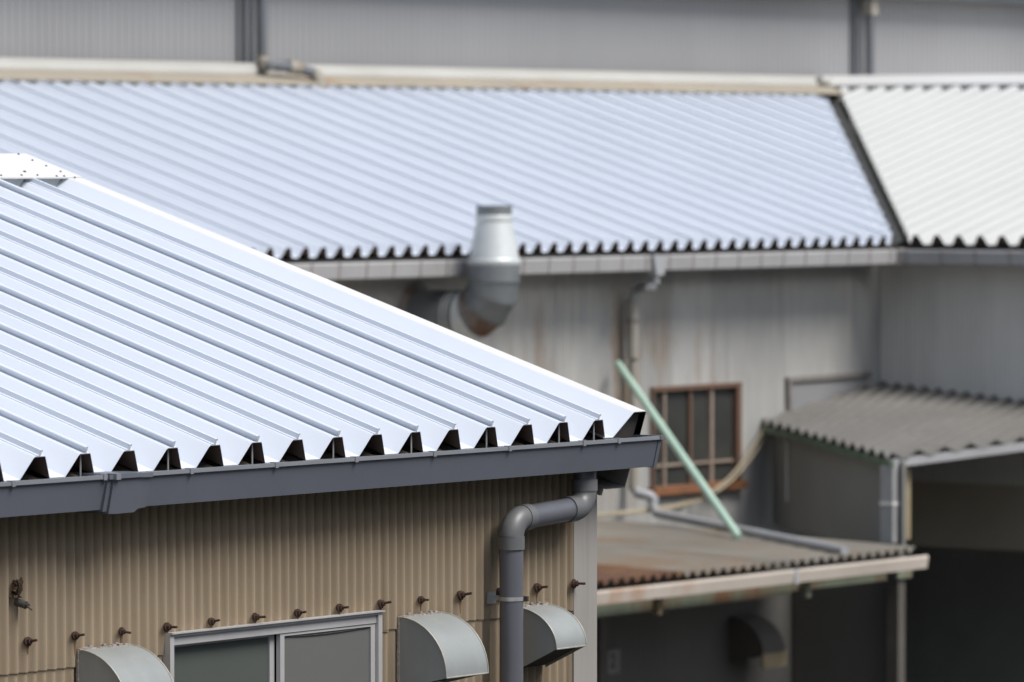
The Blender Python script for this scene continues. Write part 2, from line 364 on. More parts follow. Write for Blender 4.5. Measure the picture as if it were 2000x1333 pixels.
# ridge cap with screws and closure pieces between the ribs
CT0 = (18.81 - YE) / cosA + 0.03
capO = O + n * .129
rc = MB()
P = lambda x, t, h: O + es * x + et * t + n * h
rc.strip(fr, [XL, XV + .006], [.1315, .1315], lambda q: (CT0, TR), 0.003, 0, 0)
rc.strip(frb, [XL, XV + .006], [.1315, .1315], lambda q: (CT0 + .05, TR - .002), 0.003, 0, 0)
cap = rc.build('ridge_cap', 'cap', near)
lip = MB().prism([P(XL, CT0, .130), P(XL, CT0 - .003, .130), P(XL, CT0 - .003, .124), P(XL, CT0, .124)], es * (XF - XL)); lip.build('cap_lip', 'cap', cap)
for x, y in ((36, 302), (63, 314), (90, 325), (118, 336), (146, 347.5), (48, 336), (2, 343.5), (42, 343), (73, 343), (110.5, 345), (125, 345)):
    q = onp(x, y, O + n * .1315, n); scr(cap, q, n, 0.0065 if (x, y) == (48, 336) else 0.0045)
x = SEAM_LAST + .05
while x > 17:
    b = MB(); t0 = CT0 + .02
    b.prism([P(x + .013, t0, .126), P(x + .06, t0, .004), P(x + .145, t0, .004), P(x + .20, t0, .126)], et * 0.004); b.build('closure_plate', 'hood', near)
    x -= PIT

# ---- gutter
GZ = 5.681; GB = 5.534; GX1 = 22.645
gut = MB()
prof = [(15.21, GZ), (15.21, GZ - .016), (15.218, GZ - .018), (15.25, GB), (15.40, GB), (15.42, GZ - .01), (15.415, GZ - .01), (15.395, GB + .006), (15.255, GB + .006), (15.225, GZ - .005), (15.225, GZ)]
gut.prism([(XL, a, z) for a, z in prof], (GX1 - .004 - XL, 0, 0)); gutter = gut.build('gutter', 'gutter', near, 20)
lp = MB().prism([(XL, 15.2075, GZ - .0155), (XL, 15.2075, GZ + .0015), (XL, 15.227, GZ + .0015), (XL, 15.227, GZ + .0005), (XL, 15.2092, GZ + .0005), (XL, 15.2092, GZ - .0155)], (GX1 - .006 - XL, 0, 0))
lp.build('gutter_lip', 'gutter_lip', gutter)
endp = MB().prism([(GX1 - .022, a, z) for a, z in ((15.203, GZ + .004), (15.203, GZ - .017), (15.213, GZ - .02), (15.245, GB - .004), (15.405, GB - .004), (15.425, GZ + .004))], (.024, 0, 0)); endp.build('end_cap', 'gutter', gutter)
for x, y in ((27, 943), (206, 930), (375, 918), (541, 907), (697, 896), (850, 885), (997, 875), (1142, 864), (1210, 858)):
    X = onY(x, y, 15.205)[0]
    MB().prism([(X - .011, 15.2035, GZ - .02), (X - .011, 15.2035, GZ + .005), (X - .011, 15.235, GZ + .005), (X - .011, 15.235, GZ + .002), (X - .011, 15.2065, GZ + .002), (X - .011, 15.2065, GZ - .02)], (.022, 0, 0)).build('gutter_clip', 'gutter_lip', gutter)
# widened joint box near the left end
XJ0 = onY(222, 930, 15.2)[0]; XJ1 = onY(300, 925, 15.2)[0]
jb = MB()
def jring(X, g_): return [(X, a - g_ if a < 15.3 else a, z - (g_ if z < 5.6 else -g_ * .25)) for a, z in ((15.204, GZ), (15.204, GZ - .02), (15.214, GZ - .022), (15.244, GB - .002), (15.40, GB - .002), (15.42, GZ))]
rings = [jring(XJ0, .016), jring(XJ0 + .05, .018), jring(XJ1 - .10, .017), jring(XJ1 - .055, .004), jring(XJ1, .001)]
v = [p for r in rings for p in r]; nf = 6
fs = [(i * nf + q, i * nf + (q + 1) % nf, (i + 1) * nf + (q + 1) % nf, (i + 1) * nf + q) for i in range(4) for q in range(nf)] + [tuple(range(nf))[::-1], tuple(range(4 * nf, 5 * nf))]
jb.add(v, fs); jb.build('joint_box', 'gutter', gutter, 18)
MB().prism([p for p in jring(XJ0 - .028, .006)], (.026, 0, 0)).build('joint_collar', 'gutter', gutter)
MB().prism([(XJ0 - .002, 15.182, GZ + .006), (XJ0 - .002, 15.182, GZ - .02), (XJ0 - .002, 15.23, GZ - .02), (XJ0 - .002, 15.23, GZ + .006)], (.03, 0, 0)).build('joint_clip', 'gutter_lip', gutter)

# ---- corrugated wall sheets: two rows, the upper laps over the lower
WP = 0.0619; WPH = 18.243
WX0, WX1, WZ = 19.166, 20.702, 4.952
frw = (A(0, YW + .010, 0), A(1, 0, 0), A(0, 0, 1), A(0, -1, 0))
def in_win(q): return WX0 - .004 < q < WX1 + .012
x0 = onY(360, 1000, YW)[0] - 7 * 0.7428
i = 0
while x0 < 22.3:
    x1 = x0 + 0.7428; lift = 0.0015 * (i % 2)
    a, c = max(x0 - .03, XL), min(x1, 22.31)
    if c > a:
        ss, hh = wave(a, c, WP, 0.0155, 10, WPH)
        MB().strip(frw, ss, [h + .004 + lift for h in hh], lambda q: ((WZ + .004 if in_win(q) else 4.862 - .004 * (i % 3)), 5.66), 0.005, 0, 0).build('wall_sheet', 'tan', near, 60)
        MB().strip(frw, ss, [h - .004 + lift for h in hh], lambda q: (0.0, (3.80 if in_win(q) else 4.95)), 0.005, 0, 0).build('wall_sheet', 'tan', near, 60)
    x0 = x1; i += 1
MB().box((XL, YW + .03, 0), (XC - .035, YW + .06, 3.79)).build('wall_backing', 'dark', near)
MB().box((XL, YW + .12, 3.79), (XC - .035, YW + .15, 5.5)).build('wall_backing', 'dark', near)
# corner trim
MB().prism([(22.262, YW - .012, 0), (XC, YW - .012, 0), (XC, YW + .2, 0), (XC - .004, YW + .2, 0), (XC - .004, YW - .008, 0), (22.266, YW - .008, 0), (22.266, YW + .006, 0), (22.262, YW + .006, 0)], (0, 0, 5.6)).build('corner_trim', 'trim', near, 20)

# ---- hook bolts with their rust runs
def bolt_mesh():
    b = MB(); b.tube([(0, .004, 0), (0, -.004, 0)], .0165, 12); b.tube([(0, -.004, 0), (0, -.015, 0)], .0105, 6); b.tube([(0, -.015, 0), (0.0, -.042, -.001)], .0045, 8)
    return b.mesh('bolt', ['rusty_bolt'], A(0, 0, 0))
bm_ = bolt_mesh()
def run_mesh(L_, W_):
    b = MB(); k = 6
    for i in range(k):
        a0, a1 = i / k, (i + 1) / k; w0, w1 = W_ * (1 - .75 * a0), W_ * (1 - .75 * a1)
        b.add([(-w0, 0, -L_ * a0), (w0, 0, -L_ * a0), (w1, 0, -L_ * a1), (-w1, 0, -L_ * a1)], [(0, 1, 2, 3)])
    return b.mesh('rust_run', ['rust_run'], A(0, 0, 0))
for i, (x, y) in enumerate(((50, 1253), (143, 1243), (232, 1236), (320, 1225), (407, 1215), (493, 1206), (576, 1196), (659, 1188), (741, 1181), (821, 1171), (897, 1165), (973, 1157), (1046, 1146), (1118, 1140))):
    P_ = onY(x, y, YW - .008)
    if i < 13: P_[0] = WPH + .3095 * i
    o = link('hook_bolt', bm_, near, (P_[0], YW - .0118 - (.005 if i == 13 else 0), 4.985 + random.uniform(-.003, .003)))
    o.rotation_euler = (random.uniform(-.25, .1), random.uniform(-.2, .2), random.uniform(-.1, .35))
    s_ = random.uniform(1.1, 1.4); o.scale = (s_, s_, s_)
    if i < 13:
        L_ = random.choice((.05, .065, .045, .075)); L_ = min(L_, .030 if WX0 - .02 < P_[0] < WX1 + .02 else 1)
        link('rust_run', run_mesh(L_, .008 + .003 * random.random()), near, (P_[0] + .002, YW - .0128, 4.975))
# broken cable stub, upper left
p = onY(27, 1165, YW)
b = MB()
for k_ in range(70):
    a = random.uniform(0, 6.28); rr = random.uniform(0, .026); c = p + A(math.cos(a) * rr * .8, -.004 - random.uniform(0, .02), math.sin(a) * rr * 1.5 + .03)
    r1 = random.uniform(.010, .02)
    vv = [c + A(*[random.uniform(-r1, r1) for _ in range(3)]) for _ in range(5)]
    b.add(vv, [(0, 1, 2), (0, 2, 3), (0, 3, 1), (1, 3, 2), (0, 1, 4), (2, 3, 4)])
b.build('foam_plug', 'foam', near, 10)
b = MB(); q = p + A(.01, -.006, -.024); b.tube([q, q + A(.003, -.05, -.012)], .017, 12); b.tube([q + A(.003, -.05, -.012), q + A(.004, -.062, -.014)], [.011, .011], 10); b.tube([q + A(.003, -.05, -.012), q + A(.012, -.075, -.03)], .005, 6)
b.build('cable_stub', 'screw', near)

# ---- sliding window
wz1 = 4.952; wz0 = 3.82
win = MB()
yf0, yf1 = YW - .035, YW + .05
win.box((WX0, yf0, wz1 - .012), (WX1, yf1, wz1)); win.box((WX0 - .0, yf0 - .012, wz1 - .0), (WX1 + .006, yf0 + .03, wz1 + .006))
win.box((WX0 + .028, yf0 + .012, wz1 - .05), (WX1 - .03, yf1, wz1 - .0125)); win.box((WX0, yf0, wz0), (WX0 + .0275, yf1, wz1 - .0125)); win.box((WX1 - .029, yf0, wz0), (WX1, yf1, wz1 - .0125)); win.box((WX0, yf0 - .01, wz0 - .03), (WX1, yf1, wz0))
window = win.build('window', 'alu', near, 20)
XM = onY(540, 1240, YW)[0]
def sash(xa, xb, y, gl, top):
    s_ = MB(); fw_ = .034
    s_.box((xa, y, wz0 + .02), (xa + fw_ * .9, y + .022, top)); s_.box((xb - fw_, y, wz0 + .02), (xb, y + .022, top))
    s_.box((xa + fw_ * .9, y, top - .012), (xb - fw_, y + .022, top)); s_.box((xa + fw_ * .9, y, wz0 + .02), (xb - fw_, y + .022, wz0 + .06))
    o = s_.build('sash', 'alu', window, 20)
    MB().box((xa + fw_ * .9, y + .010, wz0 + .06), (xb - fw_, y + .014, top - .012)).build('pane', gl, window)
sash(WX0 + .030, XM + .0, YW + .012, 'frost', wz1 - .052)
sash(XM + .004, WX1 - .031, YW - .018, 'frost2', wz1 - .052)
# drooping glazing gasket on the right pane
pts = [(XM + .05 + (WX1 - XM - .125) * t_, YW - .012, wz1 - .066 - .010 * math.sin(math.pi * t_) * (1 - .4 * t_)) for t_ in [i / 12 for i in range(13)]]
MB().tube(pts, .0035, 6).build('loose_gasket', 'screw', window)

# ---- vent hoods
def hood(px_l, py_t, width, depth, h_front, h_back, label=None):
    p = onY(px_l, py_t, YW - .012); X0, Z0 = p[0], p[2]; Yb = YW - .014
    b = MB(); k = 14; prof = []
    for i in range(k + 1):
        a = math.pi / 2 * i / k; prof.append((depth * math.sin(a), -h_front + h_front * math.cos(a)))
    pl = [(X0, Yb - a, Z0 + z) for a, z in prof] ; pr = [(X0 + width, q[1], q[2]) for q in pl]
    nn = k + 1; v = pl + pr
    b.add(v, [(i, i + 1, nn + i + 1, nn + i) for i in range(k)], 0)
    back = len(b.v); b.add([(X0, Yb, Z0 - h_back), (X0 + width, Yb, Z0 - h_back)], [])
    b.f.append(tuple(range(nn - 1, -1, -1)) + (back,)); b.m.append(0)
    b.f.append(tuple(range(nn, 2 * nn)) + (back + 1,)); b.m.append(0)
    b.add([(X0 + .004, Yb - depth + .006, Z0 - h_front + .012), (X0 + width - .004, Yb - depth + .006, Z0 - h_front + .012), (X0 + width - .004, Yb, Z0 - h_back + .012), (X0 + .004, Yb, Z0 - h_back + .012)], [(0, 1, 2, 3)], 1)
    h = b.build('vent_hood', ['hood', 'dark'], near, 30)
    for X in (X0, X0 + width):                     # folded edge along the curve
        MB().tube([(X, q[1] - .001, q[2] + .001) for q in pl], .0032, 6).build('folded_edge', 'hood_rim', h)
    MB().tube([(X0, pl[-1][1], pl[-1][2]), (X0 + width, pl[-1][1], pl[-1][2])], .0035, 6).build('folded_edge', 'hood_rim', h)
    s_ = MB(); nseg = 16
    for i in range(nseg):                          # sealant smeared along top and side
        xx = X0 - .004 + (width + .008) * i / nseg
        z_ = Z0 + random.uniform(-.002, .008); s_.box((xx, Yb - .012 - random.uniform(0, .006), Z0 - .006), (xx + width / nseg + .004, Yb + .006, z_ + .003))
    for i in range(18):
        zz = Z0 - (h_back) * i / 18; s_.box((X0 - .006 - random.uniform(0, .003), Yb - .006, zz - h_back / 18 - .002), (X0 + .001, Yb + .006, zz))
    s_.build('sealant', 'sealant', h, 10)
    for t_ in (.2, .48, .72):                       # tabs turned up under the wall waves
        MB().box((X0 + width * t_, Yb - .008, Z0 + .008), (X0 + width * t_ + .018, Yb + .001, Z0 + .016)).build('tab', 'hood', h)
    return h
hood(152, 1270, .335, .275, .27, .33)
hood(778, 1206, .325, .27, .265, .33)
hood(1006, 1187, .245, .236, .185, .30)

# ---- downpipe
PY = 15.345; PX = 21.588; PO = 22.187
R1 = .0555
def arc(c, a0, a1, r, ux, uy, k=10):
    return [A(*c) + r * (math.cos(a0 + (a1 - a0) * i / k) * A(*ux) + math.sin(a0 + (a1 - a0) * i / k) * A(*uy)) for i in range(k + 1)]
zh = 5.345; sl = 0.03
dp = MB().tube([(PX, PY, 0), (PX, PY, zh - .10)], R1, 28).build('downpipe', 'pipe', near)
MB().tube([(PX + .10, PY, zh - .012), (PO - .10, PY, zh + .010)], R1, 28).build('cross_pipe', 'pipe', dp)
MB().tube([(PO, PY, zh + .095), (PO, PY, GB + .002)], R1 * .99, 28).build('outlet_pipe', 'pipe', dp)
el = MB().tube(arc((PX + .085, PY, zh - .085 - .012), math.pi, math.pi / 2, .085, (1, 0, 0), (0, 0, 1)), R1 + .003, 28, caps=False)
el.tube([(PX, PY, zh - .155), (PX, PY, zh - .095)], R1 + .0065, 28); el.tube([(PX + .085, PY, zh - .012), (PX + .135, PY, zh - .010)], R1 + .0065, 28); el.build('elbow', 'fitting', dp)
el = MB().tube(arc((PO - .085, PY, zh + .085 + .010), -math.pi / 2, 0, .085, (1, 0, 0), (0, 0, 1)), R1 + .003, 28, caps=False)
el.tube([(PO, PY, zh + .09), (PO, PY, zh + .145)], R1 + .0065, 28); el.tube([(PO - .145, PY, zh + .008), (PO - .085, PY, zh + .010)], R1 + .0065, 28); el.build('elbow', 'fitting', dp)
# bracket
zb = onY(995, 1170, PY)[2]
br = MB(); br.tube([(PX, PY, zb - .009), (PX, PY, zb + .009)], R1 + .0025, 28); bracket = br.build('bracket_band', 'steel', dp)
MB().box((PX - .004, PY + R1, zb - .011), (PX + .004, YW, zb + .011)).build('bracket_arm', 'steel', bracket)
MB().box((PX - .028, YW - .016, zb - .028), (PX + .028, YW - .004, zb + .028)).build('wall_plate', 'steel', bracket)
MB().box((PX + .020, PY - R1 - .020, zb - .012), (PX + .034, PY - R1 + .012, zb + .012)).build('clamp_ear', 'screw', bracket)

# ================================================================== THE FACTORY BEHIND (two wings round an inner corner)
YB0 = 34.9; YBE = 34.4; ZBE = 6.043; BP = 0.287
XR = 56.505; XRE = 55.98
fac = thing('factory', 'factory behind with two folded metal roofs meeting at a valley above weathered grey walls', 'building', (50, 38, 0))
frf = ROOF((0, YBE, ZBE), (1, 0, 0), (0, 1, 0), RISE)
cb = math.cos(math.atan(RISE)); TF = (39.92 - YBE) / cb
vb0 = onp(1735, 470, frf[0], frf[3]); vb1 = onp(1606, 182, frf[0], frf[3])
RISE2 = (vb1[2] - vb0[2]) / (vb1[0] - vb0[0])
XF0 = 40.0
polyL = [(XF0, 0), (vb0[0] - .16, 0), (vb1[0] - .50, TF), (XF0, TF)]
trL = clip(polyL)
def folded(pit, h, x0):
    q = (0.0, .107, .128, .326, .342, .68, .696, .874, .893, 1.0)
    f_ = (1, 1, .97, .03, 0, 0, .03, .97, 1, 1)
    return [x0 + pit * a for a in q], [h * a for a in f_]
x1 = 55.93; k = 0
x1 = 45.413 + BP * 60
while x1 > XF0 + BP:
    x0 = x1 - BP
    ss, hh = folded(BP, .105, x0)
    rs = [(q, h) for q, h in zip(ss, hh) if trL(q)]
    if len(rs) > 2:
        o = MB().strip(frf, [r[0] for r in rs], [r[1] for r in rs], trL, .003, 0, 1).build('roof_panel', ['roof', 'under'], fac, 25)
        r = trL(x1) if trL(x1) else None
        if r:
            pr = [(-.002, 0), (-.002, .013), (-.010, .0145), (-.010, .026), (.003, .028), (.004, 0)] if k % 2 == 0 else [(-.007, 0), (-.003, .013), (.004, .014), (.003, 0)]
            MB().prism([frf[0] + frf[1] * (x1 + a) + frf[2] * r[0] + frf[3] * (.1055 + b) for a, b in pr], frf[2] * (r[1] - r[0])).build('standing_seam', 'roof', o, 20)
    x1 = x0; k += 1
# the white wing: ribs run uphill away from its eave
frr = ROOF((vb0[0] - .10, 0, ZBE + .0), (0, -1, 0), (1, 0, 0), RISE2)
cr = math.cos(math.atan(RISE2)); XRG = vb1[0] + .2
TW = (XRG - frr[0][0]) / cr
polyR = [(-(vb0[1] - .36), 0), (-24.0, 0), (-24.0, TW), (-(vb1[1] - .12), TW)]
trR = clip(polyR)
s1 = -34.0894 - BP * 23; k = 0
while s1 < -24.0:
    s0 = s1; s1 = s0 + BP * 1.0
    ss, hh = folded(BP, .105, s0)
    rs = [(q, h) for q, h in zip(ss, hh) if trR(q)]
    if len(rs) > 2:
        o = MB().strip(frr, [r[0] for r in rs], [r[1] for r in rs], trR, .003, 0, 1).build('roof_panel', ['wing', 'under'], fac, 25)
        if k == 0: o['label'] = 'white folded panel of the right wing roof'
        r = trR(s1)
        if r:
            MB().prism([frr[0] + frr[1] * (s1 + a) + frr[2] * r[0] + frr[3] * (.1055 + b) for a, b in [(-.004, 0), (-.003, .02), (.004, .022), (.004, 0)]], frr[2] * (r[1] - r[0])).build('standing_seam', 'wing', o, 20)
    k += 1
# valley gutter in the gap
d = vb1 - vb0; d = d + d * .01
e = A(d[1], -d[0], 0); e /= np.linalg.norm(e)
MB().prism([vb0 - d * .01 + e * -.14 + A(0, 0, .02), vb0 - d * .01 + A(0, 0, -.06), vb0 - d * .01 + e * .16 + A(0, 0, .02), vb0 - d * .01 + e * .16 + A(0, 0, .015), vb0 - d * .01 + A(0, 0, -.07), vb0 - d * .01 + e * -.14 + A(0, 0, .015)], d).build('valley_gutter', 'valley', fac, 20)
vf = MB().prism([vb0 + e * -.17 + A(0, 0, .02), vb0 + e * -.11 + A(0, 0, .02), vb0 + e * -.11 + A(0, 0, .125), vb0 + e * -.17 + A(0, 0, .125)], d); vf.build('valley_upstand', 'roof', fac)
# ridge flashing of the left wing: rolled top and a skirt
OZ = frf[0] + frf[2] * (40.2 - YBE) / cb
zr = OZ[2]
ry = lambda y, Y: onY(0, y, Y)[2]
b = MB(); prof = [(40.12, ry(136, 40.12)), (40.12, ry(132, 40.12)), (40.13, ry(128, 40.13)), (40.18, ry(121, 40.18)), (40.26, ry(115, 40.26)), (40.36, ry(112.5, 40.36)), (40.5, ry(112, 40.5)), (40.5, zr - .1), (40.2, zr - .05)]
b.prism([(XF0, a, z) for a, z in prof], (vb1[0] + .5 - XF0, 0, 0)); b.build('ridge_flashing', 'ridge', fac, 30)
b = MB(); b.prism([(XF0, a, z) for a, z in ((39.74, ry(156, 39.74)), (39.74, ry(152, 39.74)), (40.11, ry(136, 40.11)), (40.125, ry(136, 40.125)), (40.125, ry(142, 40.125)), (39.75, ry(156, 39.75)))], (vb1[0] + .3 - XF0, 0, 0)); b.build('ridge_skirt', 'ridge_low', fac, 30)
# right-wing ridge
RZ = frr[0] + frr[2] * TW
b = MB(); prof = [(XRG - .28, RZ[2] + .04), (XRG - .28, RZ[2] + .075), (XRG, RZ[2] + .20), (XRG + .3, RZ[2] + .13), (XRG + .3, RZ[2] + .09), (XRG, RZ[2] + .14)]
b.prism([(a, 24.0, z) for a, z in prof], (0, vb1[1] - 24.0 + .1, 0)); b.build('ridge_flashing', 'cap', fac, 20)
MB().add([(XRG, 24, RZ[2] + .1), (XRG, vb1[1] + .2, RZ[2] + .1), (XRG + 7, vb1[1] + .2, RZ[2] - 1.5), (XRG + 7, 24, RZ[2] - 1.5)], [(0, 1, 2, 3)]).build('back_roof', 'cap', fac)
b = MB(); b.tube([onY(1655, 160, 40.2) + A(0, 0, 0), onY(1600, 158, 40.1)], .06, 10); b.build('ridge_end_cap', 'ridge', fac)

# eave gutters with hooks
def bggut(parent, a, dirv, L_, out, hooks, n0):
    a, dirv, out = A(*a), A(*dirv), A(*out)
    pr = [(0, 0), (.012, -.02), (.0, -.16), (-.03, -.175), (-.12, -.175), (-.13, .0), (-.12, 0), (-.11, -.16), (-.02, -.16), (-.01, 0)]
    o = MB().prism([a + out * q + A(0, 0, z) for q, z in pr], dirv * L_).build('gutter', 'bggutter', parent, 25)
    x = n0
    while x < L_:
        P_ = a + dirv * x
        MB().prism([P_ + out * q + A(0, 0, z) for q, z in ((-.005, .012), (.018, -.01), (.006, -.165), (-.03, -.182), (-.03, -.178), (.0, -.165), (.012, -.01))], dirv * .022).build('gutter_hook', 'hook', o)
        x += hooks
    return o
bggut(fac, (XF0, 34.25, 5.985), (1, 0, 0), XRE - .12 - XF0, (0, -1, 0), .455, .2)
bggut(fac, (XRE - .14, 24.0, 5.985), (0, 1, 0), 34.25 - 24.0, (-1, 0, 0), .455, .1)
MB().box((XRE - .17, 34.22, 5.80), (XRE - .02, 34.42, 6.0)).build('gutter_corner', 'hook', fac)
MB().box((XF0, 34.38, 5.93), (XRE + .1, 34.40, 6.02)).build('eave_closure', 'dark', fac)
MB().box((XRE - .02, 24, 5.93), (XRE, 34.38, 6.02)).build('eave_closure', 'dark', fac)
# walls
frL = (A(0, YB0, 0), A(1, 0, 0), A(0, 0, 1), A(0, -1, 0))
BW0, BW1, BZ0, BZ1 = 51.73, 53.48, 3.42, 4.50       # window opening
x0 = XF0; i = 0
while x0 < XR - .01:
    x1 = min(x0 + .76, XR); ss, hh = wave(x0, x1, .0633, .008, 6)
    inb = lambda q: BW0 - .01 < q < BW1 + .01
    def up_(q): return (BZ1 if inb(q) else 2.6, 6.0)
    MB().strip(frL, ss, [h + .002 * (i % 2) for h in hh], up_, .004, 0, 0).build('wall_sheet', 'bgwall', fac, 60)
    if any(inb(q) for q in ss):
        s2 = [(q, h) for q, h in zip(ss, hh) if inb(q)]
        if len(s2) > 1: MB().strip(frL, [q for q, h in s2], [h for q, h in s2], lambda q: (2.6, BZ0), .004, 0, 0).build('wall_sheet', 'bgwall', fac, 60)
    x0 = x1; i += 1
frX = (A(XR, 0, 0), A(0, -1, 0), A(0, 0, 1), A(-1, 0, 0))
y0 = -34.9; i = 0
while y0 < -24.2:
    y1 = y0 + .76; ss, hh = wave(y0, y1, .0633, .008, 6)
    MB().strip(frX, ss, [h + .002 * (i % 2) for h in hh], lambda q: (3.28, 6.0), .004, 0, 0).build('wall_sheet', 'bgwall2', fac, 60)
    y0 = y1; i += 1
MB().box((XR, 24.0, 2.53), (XR + .05, 34.9, 3.28)).build('lintel_board', 'brown', fac)
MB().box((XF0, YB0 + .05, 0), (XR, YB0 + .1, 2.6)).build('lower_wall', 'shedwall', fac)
MB().box((XR + 4, 24.0, 0), (XR + 4.1, 40, 6.0)).build('inner_wall', 'dim', fac)
MB().box((XF0, 40.0, 0), (64.0, 40.1, 7.8)).build('rear_wall', 'dark', fac)
MB().box((XF0, YB0 + .05, 0), (XF0 + .05, 40, 6.0)).build('gable_wall', 'bgwall2', fac)
# window
f_ = MB(); fwid = .07
f_.box((BW0 - .02, YB0 - .05, BZ1 - .03), (BW1 + .02, YB0 + .05, BZ1 + .02)); f_.box((BW0 - .02, YB0 - .045, BZ0), (BW0 + .02, YB0 + .05, BZ1 - .03)); f_.box((BW1 - .07, YB0 - .045, BZ0), (BW1 + .02, YB0 + .05, BZ1 - .03))
bw = f_.build('window', 'rustframe', fac)
MB().box((BW0 - .05, YB0 - .10, BZ0 - .09), (BW1 + .05, YB0 + .02, BZ0 - .001)).build('sill', 'rustsill', bw)
xs = [onY(x, 850, YB0)[0] for x in (1296, 1347, 1388)]
for X, wd, m in ((xs[0], .035, 'tanbar'), (xs[1], .05, 'rustframe'), (xs[2], .05, 'tanbar')):
    MB().box((X - wd / 2, YB0 - .02, BZ0), (X + wd / 2, YB0 + .02, BZ1 - .03)).build('glazing_bar', m, bw)
zbar = onY(1350, 905, YB0)[2]
e0 = BW0 + .03
for X in xs + [BW1 - .07]:
    MB().box((e0 + .03, YB0 - .012, zbar - .016), (X - .03, YB0 + .012, zbar + .012)).build('glazing_bar', 'tanbar' , bw)
    MB().box((e0, YB0 + .022, BZ0), (X, YB0 + .026, BZ1 - .03)).build('pane', 'darkglass', bw); e0 = X
# flashing bars left on the wall above the canopy
a, c = onY(1537, 742, YB0 - .03), onY(1700, 731, YB0 - .03)
fb = MB().bar(a, c, .05, .055).build('flashing_bar', 'hook', fac)
MB().bar(a + A(0.03, 0, -.03), onY(1541, 800, YB0 - .03), .05, .06, (0, 1, 0)).build('upright_bar', 'hook', fb)
MB().box((a[0] + .08, YB0 - .02, 4.1), (c[0] - .1, YB0 - .012, a[2] - .04)).build('cover_sheet', 'hall', fb)

# ---- drain pipe of the factory eave, its foot running over the lean-to roof
dr = thing('drain_pipe', 'weathered drain pipe from the far gutter down the grey wall onto the stained roof', 'pipe', (51.4, 34.7, 3.2))
go = onY(1290, 520, 34.2); vpx = onY(1236, 640, 34.76)[0]
MB().prism([(go[0] - .13, 34.2, 5.99), (go[0] + .13, 34.2, 5.99), (go[0] + .07, 34.2, 5.77), (go[0] - .07, 34.2, 5.77)], (0, .13, 0)).build('outlet_box', 'bgpipe', dr)
zt = onY(1260, 562, 34.5)[2]
MB().tube([(go[0], 34.27, 5.78), (go[0], 34.27, zt + .06)] + arc((go[0] - .06, 34.30, zt + .06), 0, -math.pi / 2, .06, (1, 0, 0), (0, 0, 1), 6)[1:] + [(vpx + .10, 34.74, zt - .01)] + [(vpx + .03, 34.76, zt - .03), (vpx, 34.76, zt - .09), (vpx, 34.76, zt - .16)], .05, 14).build('offset_elbow', 'bgpipe', dr)
z1_, z2_ = onY(1236, 700, 34.76)[2], onY(1236, 955, 34.76)[2]
MB().tube([(vpx, 34.76, zt - .14), (vpx, 34.76, z1_)], .066, 16).build('upper_pipe', 'oldpipe', dr)
MB().tube([(vpx + .02, 34.77, z1_ + .02), (vpx + .02, 34.77, z2_)], .052, 16).build('lower_pipe', 'oldpipe', dr)
zc = onY(1236, 627, 34.76)[2]
MB().tube([(vpx, 34.76, zc - .02), (vpx, 34.76, zc + .02)], .075, 16).build('pipe_collar', 'hook', dr)
ROOFZ = lambda Y: 3.0 + (Y - 30.25) * (0.16 / 4.65)
def onroof(x, y, lift=0.0):
    nn = A(0, -0.16 / 4.65, 1); return onp(x, y, (0, 30.25, 3.0 + lift), nn)
f0 = onY(1272, 968, 34.5); g0 = onroof(1282, 1003, .10); g1 = onroof(1650, 1076, .10)
MB().tube([(vpx + .02, 34.77, z2_ + .03), (vpx + .04, 34.74, z2_ - .03), f0 + A(-.1, .1, .02), f0 + A(-.01, 0.01, 0.0), f0 + A(.02, -.02, -.05), (f0[0] + .02, f0[1] - .02, ROOFZ(34.5) + .16)], .055, 14).build('foot_elbow', 'bgpipe', dr)
MB().tube([A(f0[0] + .02, f0[1] - .02, ROOFZ(34.5) + .12), g0, g0 + (g1 - g0) * .03, g1], .047, 14).build('lying_pipe', 'bgpipe', dr)

# ---- exhaust stack
st_c = onY(965, 450, 33.9); SX = st_c[0]
zz = lambda y: onY(965, y, 33.9)[2]
st = thing('exhaust_stack', 'galvanised exhaust duct curving up in front of the far eave', 'chimney', (SX, 33.9, 5.0))
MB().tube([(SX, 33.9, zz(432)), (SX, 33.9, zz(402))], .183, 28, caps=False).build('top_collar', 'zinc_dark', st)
MB().tube([(SX, 33.9, zz(436)), (SX, 33.9, zz(432)), (SX, 33.9, zz(424)), (SX, 33.9, zz(420))], [.186, .193, .193, .186], 28, caps=False).build('band', 'zinc', st)
MB().tube([(SX, 33.9, zz(512)), (SX, 33.9, zz(432))], [.262, .186], 32, caps=False).build('cone', 'zinc', st)
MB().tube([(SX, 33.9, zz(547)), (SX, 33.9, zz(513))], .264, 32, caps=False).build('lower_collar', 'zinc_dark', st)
MB().tube([(SX, 33.9, zz(517)), (SX, 33.9, zz(512)), (SX, 33.9, zz(508)), (SX, 33.9, zz(505))], [.266, .272, .272, .262], 32, caps=False).build('band', 'zinc', st)
MB().tube([(SX, 33.9, zz(410)), (SX, 33.9, zz(411))], .18, 24).build('dark_plug', 'dark', st)  # dark disc closing the pipe just below its rim
ER = .37; zc0 = zz(547)
cpt = lambda a: A(SX, 33.9 + ER - ER * math.cos(a), zc0 - ER * math.sin(a))
